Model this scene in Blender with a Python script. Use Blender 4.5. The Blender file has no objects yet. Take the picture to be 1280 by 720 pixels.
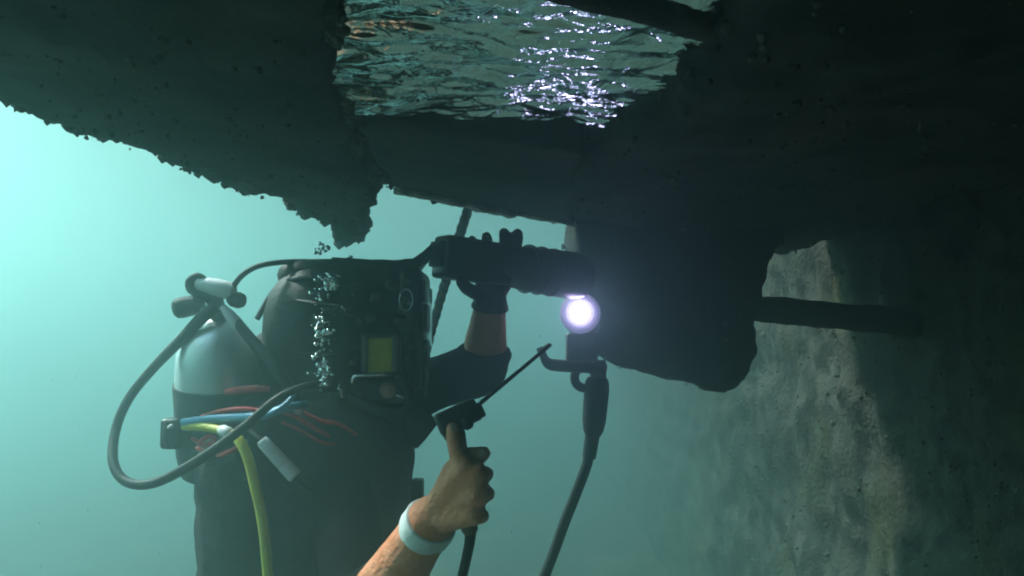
import bpy, bmesh, math, random
from mathutils import Vector, Matrix, noise
random.seed(7)
sc = bpy.context.scene
R = math.radians

# ------------------------------------------------------------------ camera, world, sun, exposure
PITCH = R(4.0)
FPX = 1005.0
cam_d = bpy.data.cameras.new('camera')
cam_d.sensor_width = 36.0
cam_d.lens = FPX / 1280.0 * 36.0
cam_d.clip_start = 0.02
cam_d.clip_end = 500.0
cam = bpy.data.objects.new('camera', cam_d)
sc.collection.objects.link(cam)
cam.rotation_euler = (R(90) + PITCH, 0, 0)
sc.camera = cam

SUN_EL, SUN_AZ = R(46), R(-65)          # azimuth measured from +Y (view direction), negative = left
w = bpy.data.worlds.new('World'); sc.world = w; w.use_nodes = True
nt = w.node_tree; nt.nodes.clear()
sky = nt.nodes.new('ShaderNodeTexSky'); sky.sky_type = 'NISHITA'; sky.sun_disc = False
sky.sun_elevation = SUN_EL; sky.sun_rotation = SUN_AZ
bg = nt.nodes.new('ShaderNodeBackground'); bg.inputs['Strength'].default_value = 0.12
wo = nt.nodes.new('ShaderNodeOutputWorld')
nt.links.new(sky.outputs[0], bg.inputs[0]); nt.links.new(bg.outputs[0], wo.inputs[0])

sun_l = bpy.data.lights.new('sun', 'SUN'); sun_l.energy = 5.0; sun_l.angle = R(7.0)   # spread by the rippled surface above
sun_l.color = (1.0, 0.95, 0.88)
sun = bpy.data.objects.new('sun', sun_l); sc.collection.objects.link(sun)
sd = Vector((math.sin(SUN_AZ) * math.cos(SUN_EL), math.cos(SUN_AZ) * math.cos(SUN_EL), math.sin(SUN_EL)))
sun.rotation_euler = sd.to_track_quat('Z', 'Y').to_euler()
sun.location = sd * 20

sc.view_settings.view_transform = 'Standard'
sc.view_settings.look = 'None'
sc.view_settings.gamma = 1.0
sc.view_settings.exposure = 1.72
sc.render.engine = 'CYCLES'
cy = sc.cycles
cy.use_denoising = True
cy.filter_width = 2.0
cy.max_bounces = 8; cy.diffuse_bounces = 2; cy.glossy_bounces = 3; cy.transmission_bounces = 4
cy.volume_bounces = 1; cy.transparent_max_bounces = 12
cy.sample_clamp_indirect = 6.0
cy.caustics_reflective = False; cy.caustics_refractive = False

# ------------------------------------------------------------------ helpers
CM = Matrix.Rotation(PITCH, 3, 'X')


def U(px, py, d):
    """A point seen at photograph pixel (px, py), d metres along the view axis."""
    return CM @ Vector(((px - 640) / FPX * d, d, (360 - py) / FPX * d))


def PX(n, d):
    return n * d / FPX


def tag(o, label=None, cat=None, group=None, kind=None):
    if label: o['label'] = label
    if cat: o['category'] = cat
    if group: o['group'] = group
    if kind: o['kind'] = kind
    return o


def empty(name, loc=(0, 0, 0)):
    o = bpy.data.objects.new(name, None); o.location = loc
    o.empty_display_size = 0.05
    sc.collection.objects.link(o)
    return o


def link(name, me, mat=None, parent=None, smooth=True):
    o = bpy.data.objects.new(name, me)
    sc.collection.objects.link(o)
    if mat: me.materials.append(mat)
    if smooth:
        for p in me.polygons: p.use_smooth = True
    if parent:
        o.parent = parent
        o.matrix_parent_inverse = Matrix.Translation(-parent.location) if parent.type == 'EMPTY' else parent.matrix_world.inverted()
    return o


def build(name, bm, mat=None, parent=None, smooth=True):
    me = bpy.data.meshes.new(name)
    bmesh.ops.recalc_face_normals(bm, faces=bm.faces[:])
    bm.to_mesh(me); bm.free()
    return link(name, me, mat, parent, smooth)


def sharp(o, ang=35):
    o.data.set_sharp_from_angle(angle=R(ang))
    return o


def frame_of(t, ref=None):
    t = t.normalized()
    ref = ref or (Vector((0, 0, 1)) if abs(t.z) < 0.9 else Vector((0, 1, 0)))
    a = t.cross(ref).normalized(); b = a.cross(t).normalized()
    return a, b


def catmull(pts, n=8):
    out = []
    P = [pts[0]] + list(pts) + [pts[-1]]
    for i in range(1, len(P) - 2):
        p0, p1, p2, p3 = P[i - 1], P[i], P[i + 1], P[i + 2]
        for k in range(n):
            t = k / n
            q = []
            for a, b, c, d in zip(p0, p1, p2, p3):
                q.append(0.5 * (2 * b + (c - a) * t + (2 * a - 5 * b + 4 * c - d) * t * t + (3 * b - a - 3 * c + d) * t ** 3))
            out.append(tuple(q))
    out.append(tuple(P[-2]))
    return out


def tube(bm, pts, seg=10, n=8, flat=1.0, ref=None, smooth=True):
    """pts: list of (x, y, z, radius)."""
    pts = [(*p[0], p[1]) if len(p) == 2 else tuple(p) for p in pts]
    if smooth: pts = catmull(pts, n)
    rings = []
    a = None
    for i, p in enumerate(pts):
        c = Vector(p[:3])
        t = Vector(pts[min(i + 1, len(pts) - 1)][:3]) - Vector(pts[max(i - 1, 0)][:3])
        if t.length < 1e-9: t = Vector((0, 0, 1))
        t.normalize()
        if a is None: a, b = frame_of(t, ref)
        else:
            a = (a - t * a.dot(t)).normalized(); b = a.cross(t).normalized()
        rings.append([bm.verts.new(c + (a * math.cos(2 * math.pi * k / seg) + b * math.sin(2 * math.pi * k / seg) * flat) * p[3]) for k in range(seg)])
    for r0, r1 in zip(rings, rings[1:]):
        for k in range(seg):
            bm.faces.new((r0[k], r0[(k + 1) % seg], r1[(k + 1) % seg], r1[k]))
    bm.faces.new(rings[0]); bm.faces.new(rings[-1][::-1])


def hose(name, pts, mat, parent=None, seg=12, n=8, flat=1.0, smooth=True):
    bm = bmesh.new(); tube(bm, pts, seg, n, flat, smooth=smooth)
    o = build(name, bm, mat, parent); sharp(o, 60)
    return o


def lathe(bm, p0, p1, prof, seg=28, ref=None, sx=1.0, sy=1.0):
    """prof: list of (t along p0->p1 in metres from p0, radius)."""
    ax = (p1 - p0).normalized(); a, b = frame_of(ax, ref)
    rings = []
    for t, r in prof:
        rings.append([bm.verts.new(p0 + ax * t + (a * math.cos(2 * math.pi * k / seg) * sx + b * math.sin(2 * math.pi * k / seg) * sy) * max(r, 1e-4)) for k in range(seg)])
    for r0, r1 in zip(rings, rings[1:]):
        for k in range(seg):
            bm.faces.new((r0[k], r0[(k + 1) % seg], r1[(k + 1) % seg], r1[k]))
    bm.faces.new(rings[0]); bm.faces.new(rings[-1][::-1])


def lathe_o(name, p0, p1, prof, mat, parent=None, seg=28, **k):
    bm = bmesh.new(); lathe(bm, p0, p1, prof, seg, **k)
    return sharp(build(name, bm, mat, parent), 40)


def rbox(bm, c, ax, ay, az, hx, hy, hz, bev=0.004, seg=2):
    M = Matrix((ax, ay, az)).transposed().to_4x4(); M.translation = c
    r = bmesh.ops.create_cube(bm, size=2.0, matrix=M @ Matrix.Diagonal((hx, hy, hz, 1)))
    if bev:
        es = list({e for v in r['verts'] for e in v.link_edges})
        bmesh.ops.bevel(bm, geom=es, offset=bev, segments=seg, profile=0.6, affect='EDGES')


def rbox_o(name, c, ax, ay, az, hx, hy, hz, mat, parent=None, bev=0.004, seg=2):
    bm = bmesh.new(); rbox(bm, c, ax, ay, az, hx, hy, hz, bev, seg)
    return sharp(build(name, bm, mat, parent), 40)


def ball(bm, c, r, sub=2):
    r3 = r if isinstance(r, (tuple, Vector)) else (r, r, r)
    M = Matrix.Translation(c) @ Matrix.Diagonal((*r3, 1))
    return bmesh.ops.create_icosphere(bm, subdivisions=sub, radius=1.0, matrix=M)['verts']


class Lumps:
    """Many small uneven lumps gathered into one mesh."""
    tpl = {}

    def __init__(self): self.v = []; self.f = []

    def add(self, c, r3, sub=1, jit=0.0, rnd=random):
        if sub not in Lumps.tpl:
            b = bmesh.new(); bmesh.ops.create_icosphere(b, subdivisions=sub, radius=1.0)
            b.verts.ensure_lookup_table()
            Lumps.tpl[sub] = ([v.co.copy() for v in b.verts], [[v.index for v in f.verts] for f in b.faces]); b.free()
        tv, tf = Lumps.tpl[sub]; n = len(self.v); u = rnd.uniform
        for t in tv:
            self.v.append((c.x + t.x * r3[0] + u(-jit, jit), c.y + t.y * r3[1] + u(-jit, jit), c.z + t.z * r3[2] + u(-jit, jit)))
        self.f += [[i + n for i in f] for f in tf]

    def build(self, name, mat_, parent=None):
        me = bpy.data.meshes.new(name); me.from_pydata(self.v, [], self.f); me.update()
        return link(name, me, mat_, parent)


def capsule(bm, p, q, rp, rq, cap0=True, cap1=True, seg=16):
    ax = q - p; a, b = frame_of(ax)
    r0 = [bm.verts.new(p + (a * math.cos(2 * math.pi * k / seg) + b * math.sin(2 * math.pi * k / seg)) * rp) for k in range(seg)]
    r1 = [bm.verts.new(q + (a * math.cos(2 * math.pi * k / seg) + b * math.sin(2 * math.pi * k / seg)) * rq) for k in range(seg)]
    for k in range(seg):
        bm.faces.new((r0[k], r0[(k + 1) % seg], r1[(k + 1) % seg], r1[k]))
    bm.faces.new(r0[::-1]); bm.faces.new(r1)
    if cap0: ball(bm, p, rp)
    if cap1: ball(bm, q, rq)


def chain(bm, pts, cap_end=True):
    for i in range(len(pts) - 1):
        capsule(bm, pts[i][0], pts[i + 1][0], pts[i][1], pts[i + 1][1], True, cap_end if i == len(pts) - 2 else True)


def remeshed(name, bm, voxel, smooth_it=4, disp=None):
    """Union of overlapping closed shapes -> one continuous surface, baked to a mesh."""
    bmesh.ops.recalc_face_normals(bm, faces=bm.faces[:])
    me = bpy.data.meshes.new(name + '_raw'); bm.to_mesh(me); bm.free()
    o = bpy.data.objects.new(name + '_raw', me); sc.collection.objects.link(o)
    m = o.modifiers.new('r', 'REMESH'); m.mode = 'VOXEL'; m.voxel_size = voxel
    if smooth_it:
        s = o.modifiers.new('s', 'SMOOTH'); s.iterations = smooth_it; s.factor = 0.5
    dg = bpy.context.evaluated_depsgraph_get()
    out = bpy.data.meshes.new_from_object(o.evaluated_get(dg))
    bpy.data.objects.remove(o); bpy.data.meshes.remove(me)
    out.name = name
    if disp:
        out.update()
        ns = [v.normal.copy() for v in out.vertices]
        for v, nn in zip(out.vertices, ns):
            v.co = v.co + nn * disp(v.co, nn)
    out.update()
    return out


def fbm(p, s, oct=4):
    return noise.fractal(Vector(p) * s, 0.9, 2.0, oct)


# ------------------------------------------------------------------ materials
def mat(name, col, rough=0.6, metal=0.0, col2=None, scale=20.0, bump=0.0, bscale=60.0, spec=0.4, col3=None, s3=6.0, detail=6, lo=0.4, hi=0.65):
    m = bpy.data.materials.new(name); m.use_nodes = True
    n = m.node_tree; b = n.nodes['Principled BSDF']
    b.inputs['Base Color'].default_value = (*col, 1)
    b.inputs['Roughness'].default_value = rough
    b.inputs['Metallic'].default_value = metal
    b.inputs['Specular IOR Level'].default_value = spec
    tc = n.nodes.new('ShaderNodeTexCoord')
    last = None
    if col2:
        t = n.nodes.new('ShaderNodeTexNoise'); t.inputs['Scale'].default_value = scale; t.inputs['Detail'].default_value = detail
        n.links.new(tc.outputs['Object'], t.inputs['Vector'])
        r = n.nodes.new('ShaderNodeValToRGB')
        r.color_ramp.elements[0].position = lo; r.color_ramp.elements[0].color = (*col, 1)
        r.color_ramp.elements[1].position = hi; r.color_ramp.elements[1].color = (*col2, 1)
        n.links.new(t.outputs['Fac'], r.inputs[0]); last = r.outputs[0]
        if col3:
            t3 = n.nodes.new('ShaderNodeTexNoise'); t3.inputs['Scale'].default_value = s3; t3.inputs['Detail'].default_value = 8
            n.links.new(tc.outputs['Object'], t3.inputs['Vector'])
            r3 = n.nodes.new('ShaderNodeValToRGB'); r3.color_ramp.elements[0].position = 0.54; r3.color_ramp.elements[1].position = 0.68
            n.links.new(t3.outputs['Fac'], r3.inputs[0])
            mx = n.nodes.new('ShaderNodeMix'); mx.data_type = 'RGBA'
            n.links.new(r3.outputs[0], mx.inputs['Factor']); n.links.new(last, mx.inputs['A']); mx.inputs['B'].default_value = (*col3, 1)
            last = mx.outputs['Result']
        n.links.new(last, b.inputs['Base Color'])
    if bump:
        t2 = n.nodes.new('ShaderNodeTexNoise'); t2.inputs['Scale'].default_value = bscale; t2.inputs['Detail'].default_value = 5
        n.links.new(tc.outputs['Object'], t2.inputs['Vector'])
        bp = n.nodes.new('ShaderNodeBump'); bp.inputs['Strength'].default_value = bump; bp.inputs['Distance'].default_value = 0.01
        n.links.new(t2.outputs['Fac'], bp.inputs['Height']); n.links.new(bp.outputs[0], b.inputs['Normal'])
    return m


M = {}
M['hull'] = mat('slimy_hull', (0.016, 0.020, 0.018), 0.8, 0, (0.045, 0.05, 0.042), 9, 0.6, 45, 0.2, (0.07, 0.06, 0.045), 3.0)
M['growth'] = mat('barnacle_growth', (0.03, 0.036, 0.03), 0.9, 0, (0.14, 0.13, 0.10), 30, 0.5, 120, 0.2)
M['timber'] = mat('wet_timber', (0.018, 0.02, 0.018), 0.75, 0, (0.05, 0.045, 0.035), 12, 0.5, 50, 0.2)
M['pale_lip'] = mat('painted_lit_edging', (0.22, 0.23, 0.21), 0.6, 0, (0.62, 0.62, 0.56), 14, 0.4, 60)  # whitened tone stands in for light catching the beam's lower edge
M['concrete'] = mat('dark_fouled_concrete', (0.012, 0.014, 0.013), 0.85, 0, (0.03, 0.032, 0.028), 10, 0.6, 40, 0.2)
M['stone'] = mat('encrusted_stone', (0.022, 0.022, 0.019), 0.9, 0, (0.080, 0.076, 0.062), 12, 1.0, 55, 0.2, (0.075, 0.07, 0.035), 2.6, 10)
M['crust'] = mat('pale_crust', (0.04, 0.04, 0.032), 0.9, 0, (0.16, 0.15, 0.12), 25, 0.4, 90, 0.2, (0.13, 0.12, 0.04), 4.0)
M['mud'] = mat('mud', (0.05, 0.05, 0.04), 0.95, 0, (0.12, 0.11, 0.085), 3, 0.5, 20, 0.1)
M['suit'] = mat('neoprene', (0.006, 0.0065, 0.008), 0.9, 0, (0.011, 0.012, 0.013), 14, 0.3, 60, 0.04)
M['vest'] = mat('harness_webbing', (0.011, 0.012, 0.015), 0.75, 0, (0.026, 0.022, 0.024), 18, 0.4, 160, 0.3)
M['skin'] = mat('skin', (0.66, 0.22, 0.105), 0.55, 0, (0.72, 0.28, 0.16), 34, 0.45, 150, 0.3)
M['glove'] = mat('glove', (0.012, 0.014, 0.014), 0.7, 0, (0.02, 0.022, 0.022), 30, 0.3, 90, 0.3)
M['rubber'] = mat('black_rubber', (0.012, 0.015, 0.017), 0.6, 0, (0.022, 0.026, 0.029), 30, 0.15, 120, 0.25)
M['shell'] = mat('helmet_shell', (0.010, 0.012, 0.014), 0.62, 0, (0.028, 0.032, 0.034), 11, 0.2, 70, 0.3)
M['plastic'] = mat('black_plastic', (0.014, 0.016, 0.017), 0.42, 0, (0.024, 0.026, 0.028), 20, 0.08, 80, 0.5)
M['chrome'] = mat('worn_chrome', (0.72, 0.72, 0.74), 0.25, 0.9, (0.50, 0.5, 0.52), 40, 0.1, 60)
M['white_metal'] = mat('white_painted_metal', (0.80, 0.78, 0.78), 0.35, 0, (0.70, 0.69, 0.69), 12, 0.05, 40)
M['tank'] = mat('tank_paint', (0.86, 0.86, 0.86), 0.36, 0.65, (0.70, 0.71, 0.72), 7, 0.06, 50, 0.7)
M['boot'] = mat('tank_net', (0.035, 0.05, 0.052), 0.7, 0, (0.06, 0.075, 0.075), 30, 0.3, 120)
M['yellow'] = mat('yellow_hose', (0.72, 0.62, 0.07), 0.45, 0, (0.60, 0.53, 0.09), 14, 0.08, 60)
M['yellow_dull'] = mat('yellow_plastic', (0.50, 0.46, 0.04), 0.5, 0, (0.40, 0.38, 0.05), 20, 0.05, 60)
M['blue'] = mat('blue_hose', (0.16, 0.40, 0.60), 0.45, 0, (0.12, 0.33, 0.52), 18, 0.08, 60)
M['red'] = mat('red_cord', (0.62, 0.05, 0.06), 0.6, 0, (0.45, 0.04, 0.05), 40, 0.3, 200)
M['band'] = mat('white_tape', (0.76, 0.79, 0.78), 0.6, 0, (0.66, 0.70, 0.69), 25, 0.2, 120)
M['white_plastic'] = mat('white_plastic', (0.80, 0.80, 0.84), 0.4, 0, (0.7, 0.7, 0.74), 20, 0.03, 60)
M['pink'] = mat('pink_rubber', (0.52, 0.34, 0.28), 0.6, 0, (0.42, 0.27, 0.22), 30, 0.1, 60)
M['brown'] = mat('brown_grip', (0.22, 0.12, 0.08), 0.6, 0, (0.15, 0.085, 0.06), 30, 0.2, 120)
M['rope'] = mat('old_rope', (0.10, 0.11, 0.09), 0.9, 0, (0.22, 0.21, 0.17), 40, 0.6, 160)
M['steel'] = mat('dull_steel', (0.10, 0.10, 0.11), 0.45, 0.6, (0.18, 0.17, 0.16), 30, 0.1, 80)
M['rod'] = mat('electrode_coating', (0.05, 0.05, 0.048), 0.7, 0, (0.09, 0.085, 0.075), 60, 0.1, 80)
M['housing'] = mat('lamp_housing', (0.05, 0.05, 0.055), 0.4, 0.2, (0.08, 0.08, 0.085), 20, 0.05, 80)

g = bpy.data.materials.new('port_glass'); g.use_nodes = True
gb = g.node_tree.nodes['Principled BSDF']; gb.inputs['Base Color'].default_value = (0.75, 0.85, 0.85, 1)
gb.inputs['Transmission Weight'].default_value = 1.0; gb.inputs['IOR'].default_value = 1.2; gb.inputs['Roughness'].default_value = 0.05
M['glass'] = g
bub = bpy.data.materials.new('air_bubble'); bub.use_nodes = True
bb = bub.node_tree.nodes['Principled BSDF']; bb.inputs['Base Color'].default_value = (0.9, 0.95, 0.96, 1)
bb.inputs['Metallic'].default_value = 1.0; bb.inputs['Roughness'].default_value = 0.12
M['bubble'] = bub
em = bpy.data.materials.new('lit_lens'); em.use_nodes = True
en = em.node_tree; en.nodes.clear()
eo = en.nodes.new('ShaderNodeOutputMaterial'); ee = en.nodes.new('ShaderNodeEmission')
ee.inputs['Color'].default_value = (0.68, 0.55, 1.0, 1); ee.inputs['Strength'].default_value = 11.0
en.links.new(ee.outputs[0], eo.inputs['Surface'])
M['lens'] = em
for nm, col, st in (('glow1', (0.66, 0.54, 1.0), 0.60), ('glow2', (0.58, 0.47, 1.0), 0.22), ('glow3', (0.52, 0.42, 1.0), 0.10)):  # weak violet emission imitating the bloom round the lens
    m_ = bpy.data.materials.new('painted_bloom'); m_.use_nodes = True
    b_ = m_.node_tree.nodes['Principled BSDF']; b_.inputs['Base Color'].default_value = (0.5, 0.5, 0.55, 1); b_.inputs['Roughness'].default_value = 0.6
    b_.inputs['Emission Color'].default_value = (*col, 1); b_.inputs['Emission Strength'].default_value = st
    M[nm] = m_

# water surface seen from below: Fresnel mix of mirror reflection and clear transmission
wm = bpy.data.materials.new('water_surface'); wm.use_nodes = True
wn = wm.node_tree; wn.nodes.clear()
o_ = wn.nodes.new('ShaderNodeOutputMaterial'); mx = wn.nodes.new('ShaderNodeMixShader')
fr = wn.nodes.new('ShaderNodeFresnel'); fr.inputs['IOR'].default_value = 1.33
gl = wn.nodes.new('ShaderNodeBsdfGlossy'); gl.inputs['Roughness'].default_value = 0.06; gl.inputs['Color'].default_value = (0.86, 0.98, 0.95, 1)
tr = wn.nodes.new('ShaderNodeBsdfTransparent'); tr.inputs['Color'].default_value = (0.93, 0.99, 0.99, 1)
tcw = wn.nodes.new('ShaderNodeTexCoord')
nz = wn.nodes.new('ShaderNodeTexNoise'); nz.inputs['Scale'].default_value = 22; nz.inputs['Detail'].default_value = 4; nz.inputs['Distortion'].default_value = 0.6
bpw = wn.nodes.new('ShaderNodeBump'); bpw.inputs['Strength'].default_value = 0.35; bpw.inputs['Distance'].default_value = 0.02
wn.links.new(tcw.outputs['Object'], nz.inputs['Vector']); wn.links.new(nz.outputs['Fac'], bpw.inputs['Height'])
wn.links.new(bpw.outputs[0], gl.inputs['Normal'])
wn.links.new(fr.outputs[0], mx.inputs[0]); wn.links.new(tr.outputs[0], mx.inputs[1]); wn.links.new(gl.outputs[0], mx.inputs[2])
wn.links.new(mx.outputs[0], o_.inputs['Surface'])
M['water'] = wm

# ------------------------------------------------------------------ setting
WZ = 0.385     # water / trapped-air level in the gap between the pontoons
SURF = 1.60    # open water level above the lens
TOP = 1.74     # top of the pontoons
FLOOR = -1.80

# seabed
bm = bmesh.new()
N = 90
def warp(t, a, b): return math.copysign(a * abs(t) + b * abs(t) ** 4, t)
vs = [[bm.verts.new((warp(i / N * 2 - 1, 6, 40), warp(j / N * 2 - 1, 6, 40) + 2, 0)) for i in range(N + 1)] for j in range(N + 1)]
for row in vs:
    for v in row: v.co.z = FLOOR + 0.05 * fbm(v.co, 1.3) + 0.0
for j in range(N):
    for i in range(N): bm.faces.new((vs[j][i], vs[j][i + 1], vs[j + 1][i + 1], vs[j + 1][i]))
tag(build('seabed', bm, M['mud']), kind='structure')

# water surface
def wave(x, y):
    h = 0
    tl = 1 / (1 + math.exp((max(min(x, 1), -1) - 0.08) * 22))            # livelier chop towards the left pontoon
    if abs(x) < 0.6: h += 0.09 * min(x - 0.1, 0)                          # the pocket tips down to the left
    q = Vector((x * 0.8 + 0.25 * y, y - 0.40 * x, 0))
    h += 0.009 * noise.noise(Vector((q.x * 5.0, q.y * 7.0, 1.3)))
    h += (0.006 + 0.001 * tl) * noise.noise(Vector((q.x * 13.0 + 3, q.y * 19.0, 4.1)))
    rr = 1 - abs(noise.noise(Vector((q.x * 16.0, q.y * 36.0, 9.7))))
    h += (0.003 + 0.002 * tl) * rr * rr
    h += 0.002 * noise.noise(Vector((q.x * 34.0, q.y * 55.0, 2.7)))
    return h
def warp2(t): return math.copysign(1.7 * abs(t) + 43 * abs(t) ** 6, t)
def sheet(name, nx, ny, fx, fy, z, amp):
    bm = bmesh.new(); vs = []
    for j in range(ny + 1):
        row = []
        for i in range(nx + 1):
            x = fx(i / nx * 2 - 1); y = fy(j / ny * 2 - 1)
            row.append(bm.verts.new((x, y, z + amp * wave(x, y))))
        vs.append(row)
    for j in range(ny):
        for i in range(nx): bm.faces.new((vs[j][i], vs[j][i + 1], vs[j + 1][i + 1], vs[j + 1][i]))
    me = bpy.data.meshes.new(name); bm.to_mesh(me); bm.free()
    tag(link(name, me, M['water']), kind='structure')
sheet('water', 120, 120, warp2, lambda t: warp2(t) + 1.3, SURF, 0.6)
# trapped-air pocket in the gap: its own rippled water surface
sheet('water', 110, 190, lambda t: 0.075 + 0.325 * t, lambda t: 0.91 + 0.52 * t, WZ, 1.0)

# hazy sea water round everything
bm = bmesh.new()
bmesh.ops.create_cube(bm, size=1.0, matrix=Matrix.Translation((0, 2, (1.95 + FLOOR - 1.2) / 2)) @ Matrix.Diagonal((86, 86, 1.95 - FLOOR + 1.2, 1)))
hz = bpy.data.materials.new('hazy_sea_water'); hz.use_nodes = True
hn = hz.node_tree; hn.nodes.clear()
ho = hn.nodes.new('ShaderNodeOutputMaterial'); pv = hn.nodes.new('ShaderNodeVolumePrincipled')
pv.inputs['Color'].default_value = (0.52, 0.87, 0.84, 1)
pv.inputs['Absorption Color'].default_value = (0.0, 0.30, 0.28, 1)
pv.inputs['Density'].default_value = 0.28
pv.inputs['Anisotropy'].default_value = 0.76
hn.links.new(pv.outputs[0], ho.inputs['Volume'])
tag(build('haze', bm, hz, smooth=False), label='murky teal sea water filling the whole scene', kind='stuff')


def prism(bm, poly, z0, z1):
    lo = [bm.verts.new((x, y, z0)) for x, y in poly]; hi = [bm.verts.new((x, y, z1)) for x, y in poly]
    n = len(poly)
    bm.faces.new(lo[::-1]); bm.faces.new(hi)
    for i in range(n): bm.faces.new((lo[i], lo[(i + 1) % n], hi[(i + 1) % n], hi[i]))


def rough(a1, s1, a2, s2, zmax=0.5):
    def f(p, n):
        k = 1.0 if p.z < zmax else 0.25
        return k * (a1 * fbm(p, s1) + a2 * abs(fbm(p + Vector((3, 1, 7)), s2, 3)))
    return f


def growth_on(name, me, mat_, parent, count, keep, rmin, rmax, sub=1, seed=1):
    """Lumps of fouling (barnacles, weed tufts) scattered on a surface, joined into one part."""
    rnd = random.Random(seed)
    polys = [p for p in me.polygons if keep(p.center, p.normal)]
    lm = Lumps()
    if not polys: return None
    for _ in range(count):
        p = rnd.choice(polys)
        if fbm(p.center, 5.0, 2) < rnd.uniform(-0.5, 0.25): continue
        r = rmin + (rmax - rmin) * rnd.random() ** 2.5
        c = p.center + p.normal * r * 0.3 + Vector((rnd.uniform(-1, 1), rnd.uniform(-1, 1), rnd.uniform(-1, 1))) * 0.008
        lm.add(c, (r * rnd.uniform(0.7, 1.2), r * rnd.uniform(0.7, 1.2), r * rnd.uniform(0.6, 1.4)), sub, r * 0.24, rnd)
    o = lm.build(name, mat_, parent)
    o['kind'] = 'stuff'
    return o


# quay wall on the right, running away from the lens
def wall_x(y): return 1.16 + 0.015 * y
bm = bmesh.new()
ys = []; y = -2.0
while y < 34: ys.append(y); y += 0.035 if 0.8 < y < 5 else (0.10 if y < 9 else 0.6)
zs = [FLOOR - 0.3 + k * 0.035 for k in range(int((0.60 - FLOOR + 0.3) / 0.035))] + [0.75, 1.0, 1.3, 1.6, 1.85]
def wall_pt(y, z):
    p = Vector((wall_x(y), y, z))
    d = 0.07 * fbm(p, 1.3) + 0.045 * fbm(p, 4.0) + 0.018 * abs(fbm(p, 13.0, 3))
    return Vector((p.x - d, y, z))
g0 = [[bm.verts.new(wall_pt(y, z)) for y in ys] for z in zs]
for a, b in zip(g0, g0[1:]):
    for k in range(len(ys) - 1): bm.faces.new((a[k], a[k + 1], b[k + 1], b[k]))
# back and ends
bk = [[bm.verts.new((wall_x(y) + 0.8, y, z)) for y in (ys[0], ys[-1])] for z in (zs[0], zs[-1])]
bm.faces.new((bk[0][0], bk[1][0], bk[1][1], bk[0][1]))
bm.faces.new([r[0] for r in g0] + [bk[1][0], bk[0][0]])
bm.faces.new([r[-1] for r in g0][::-1] + [bk[0][1], bk[1][1]])
bm.faces.new(g0[-1] + [bk[1][1], bk[1][0]])
wall = build('quay_wall', bm, M['stone'])
tag(wall, 'rough stone quay wall crusted with pale growth at the right', 'wall')
growth_on('crust', wall.data, M['crust'], wall, 5000, lambda c, n: n.x < -0.3 and 1.2 < c.y < 4.5 and c.z < 0.35, 0.002, 0.009, seed=3)

# left float: underside just below the water line
left_poly = [(-0.472, 2.36), (-0.54, 2.02), (-0.674, 1.364), (-0.80, 0.75), (-1.05, -0.6), (-1.35, -2.6), (0.25, -2.6), (0.23, 0.50), (-0.13, 0.52), (-0.186, 0.80), (-0.25, 1.20), (-0.303, 1.775)]
bm = bmesh.new(); prism(bm, left_poly, 0.335, TOP)
me = remeshed('floating_pontoon', bm, 0.022, 2, rough(0.017, 5.0, 0.012, 24.0))
pl = link('floating_pontoon', me, M['hull'])
tag(pl, 'dark slimy pontoon with ragged edge above the silver cylinder', 'pontoon')
growth_on('growth', me, M['growth'], pl, 6500, lambda c, n: c.y > 0.6 and c.z < 0.40 and (n.z > -0.8), 0.0025, 0.0115, seed=5)
growth_on('growth', me, M['growth'], pl, 900, lambda c, n: c.y > 0.5 and n.z < -0.8, 0.002, 0.006, seed=6)
# tuft of weed at the far corner
rn = random.Random(11)
bm = bmesh.new()
for _ in range(150):
    t = rn.random()
    c = Vector((-0.472 + 0.06 * t + rn.uniform(-0.045, 0.03), 2.34 - 0.22 * t + rn.uniform(-0.03, 0.03), 0.33 - 0.035 * rn.random() * (1 - t)))
    r = rn.uniform(0.006, 0.02)
    for v in ball(bm, c, (r, r, r * rn.uniform(0.8, 1.6)), 1): v.co += Vector((rn.uniform(-1, 1), rn.uniform(-1, 1), rn.uniform(-1, 1))) * r * 0.3
o = build('weed', bm, M['growth'], pl); o['kind'] = 'stuff'

# right float
right_poly = [(0.125, 1.50), (0.165, 2.35), (0.40, 2.75), (0.80, 3.02), (1.06, 3.08), (1.06, -2.6), (0.26, -2.6), (0.26, 0.48), (0.24, 0.80), (0.25, 0.97), (0.25, 1.22)]
bm = bmesh.new(); prism(bm, right_poly, 0.345, TOP - 0.02)
me = remeshed('floating_pontoon', bm, 0.024, 2, rough(0.022, 4.0, 0.014, 15.0))
pr = link('floating_pontoon', me, M['hull'])
tag(pr, 'dark pontoon overhead between the rippled gap and the quay wall', 'pontoon')
growth_on('growth', me, M['growth'], pr, 1500, lambda c, n: c.y > 0.5 and n.z < 0.3 and c.z < 0.4, 0.002, 0.008, seed=8)
for o in (pl, pr): o['group'] = 'pontoons overhead'

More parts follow.
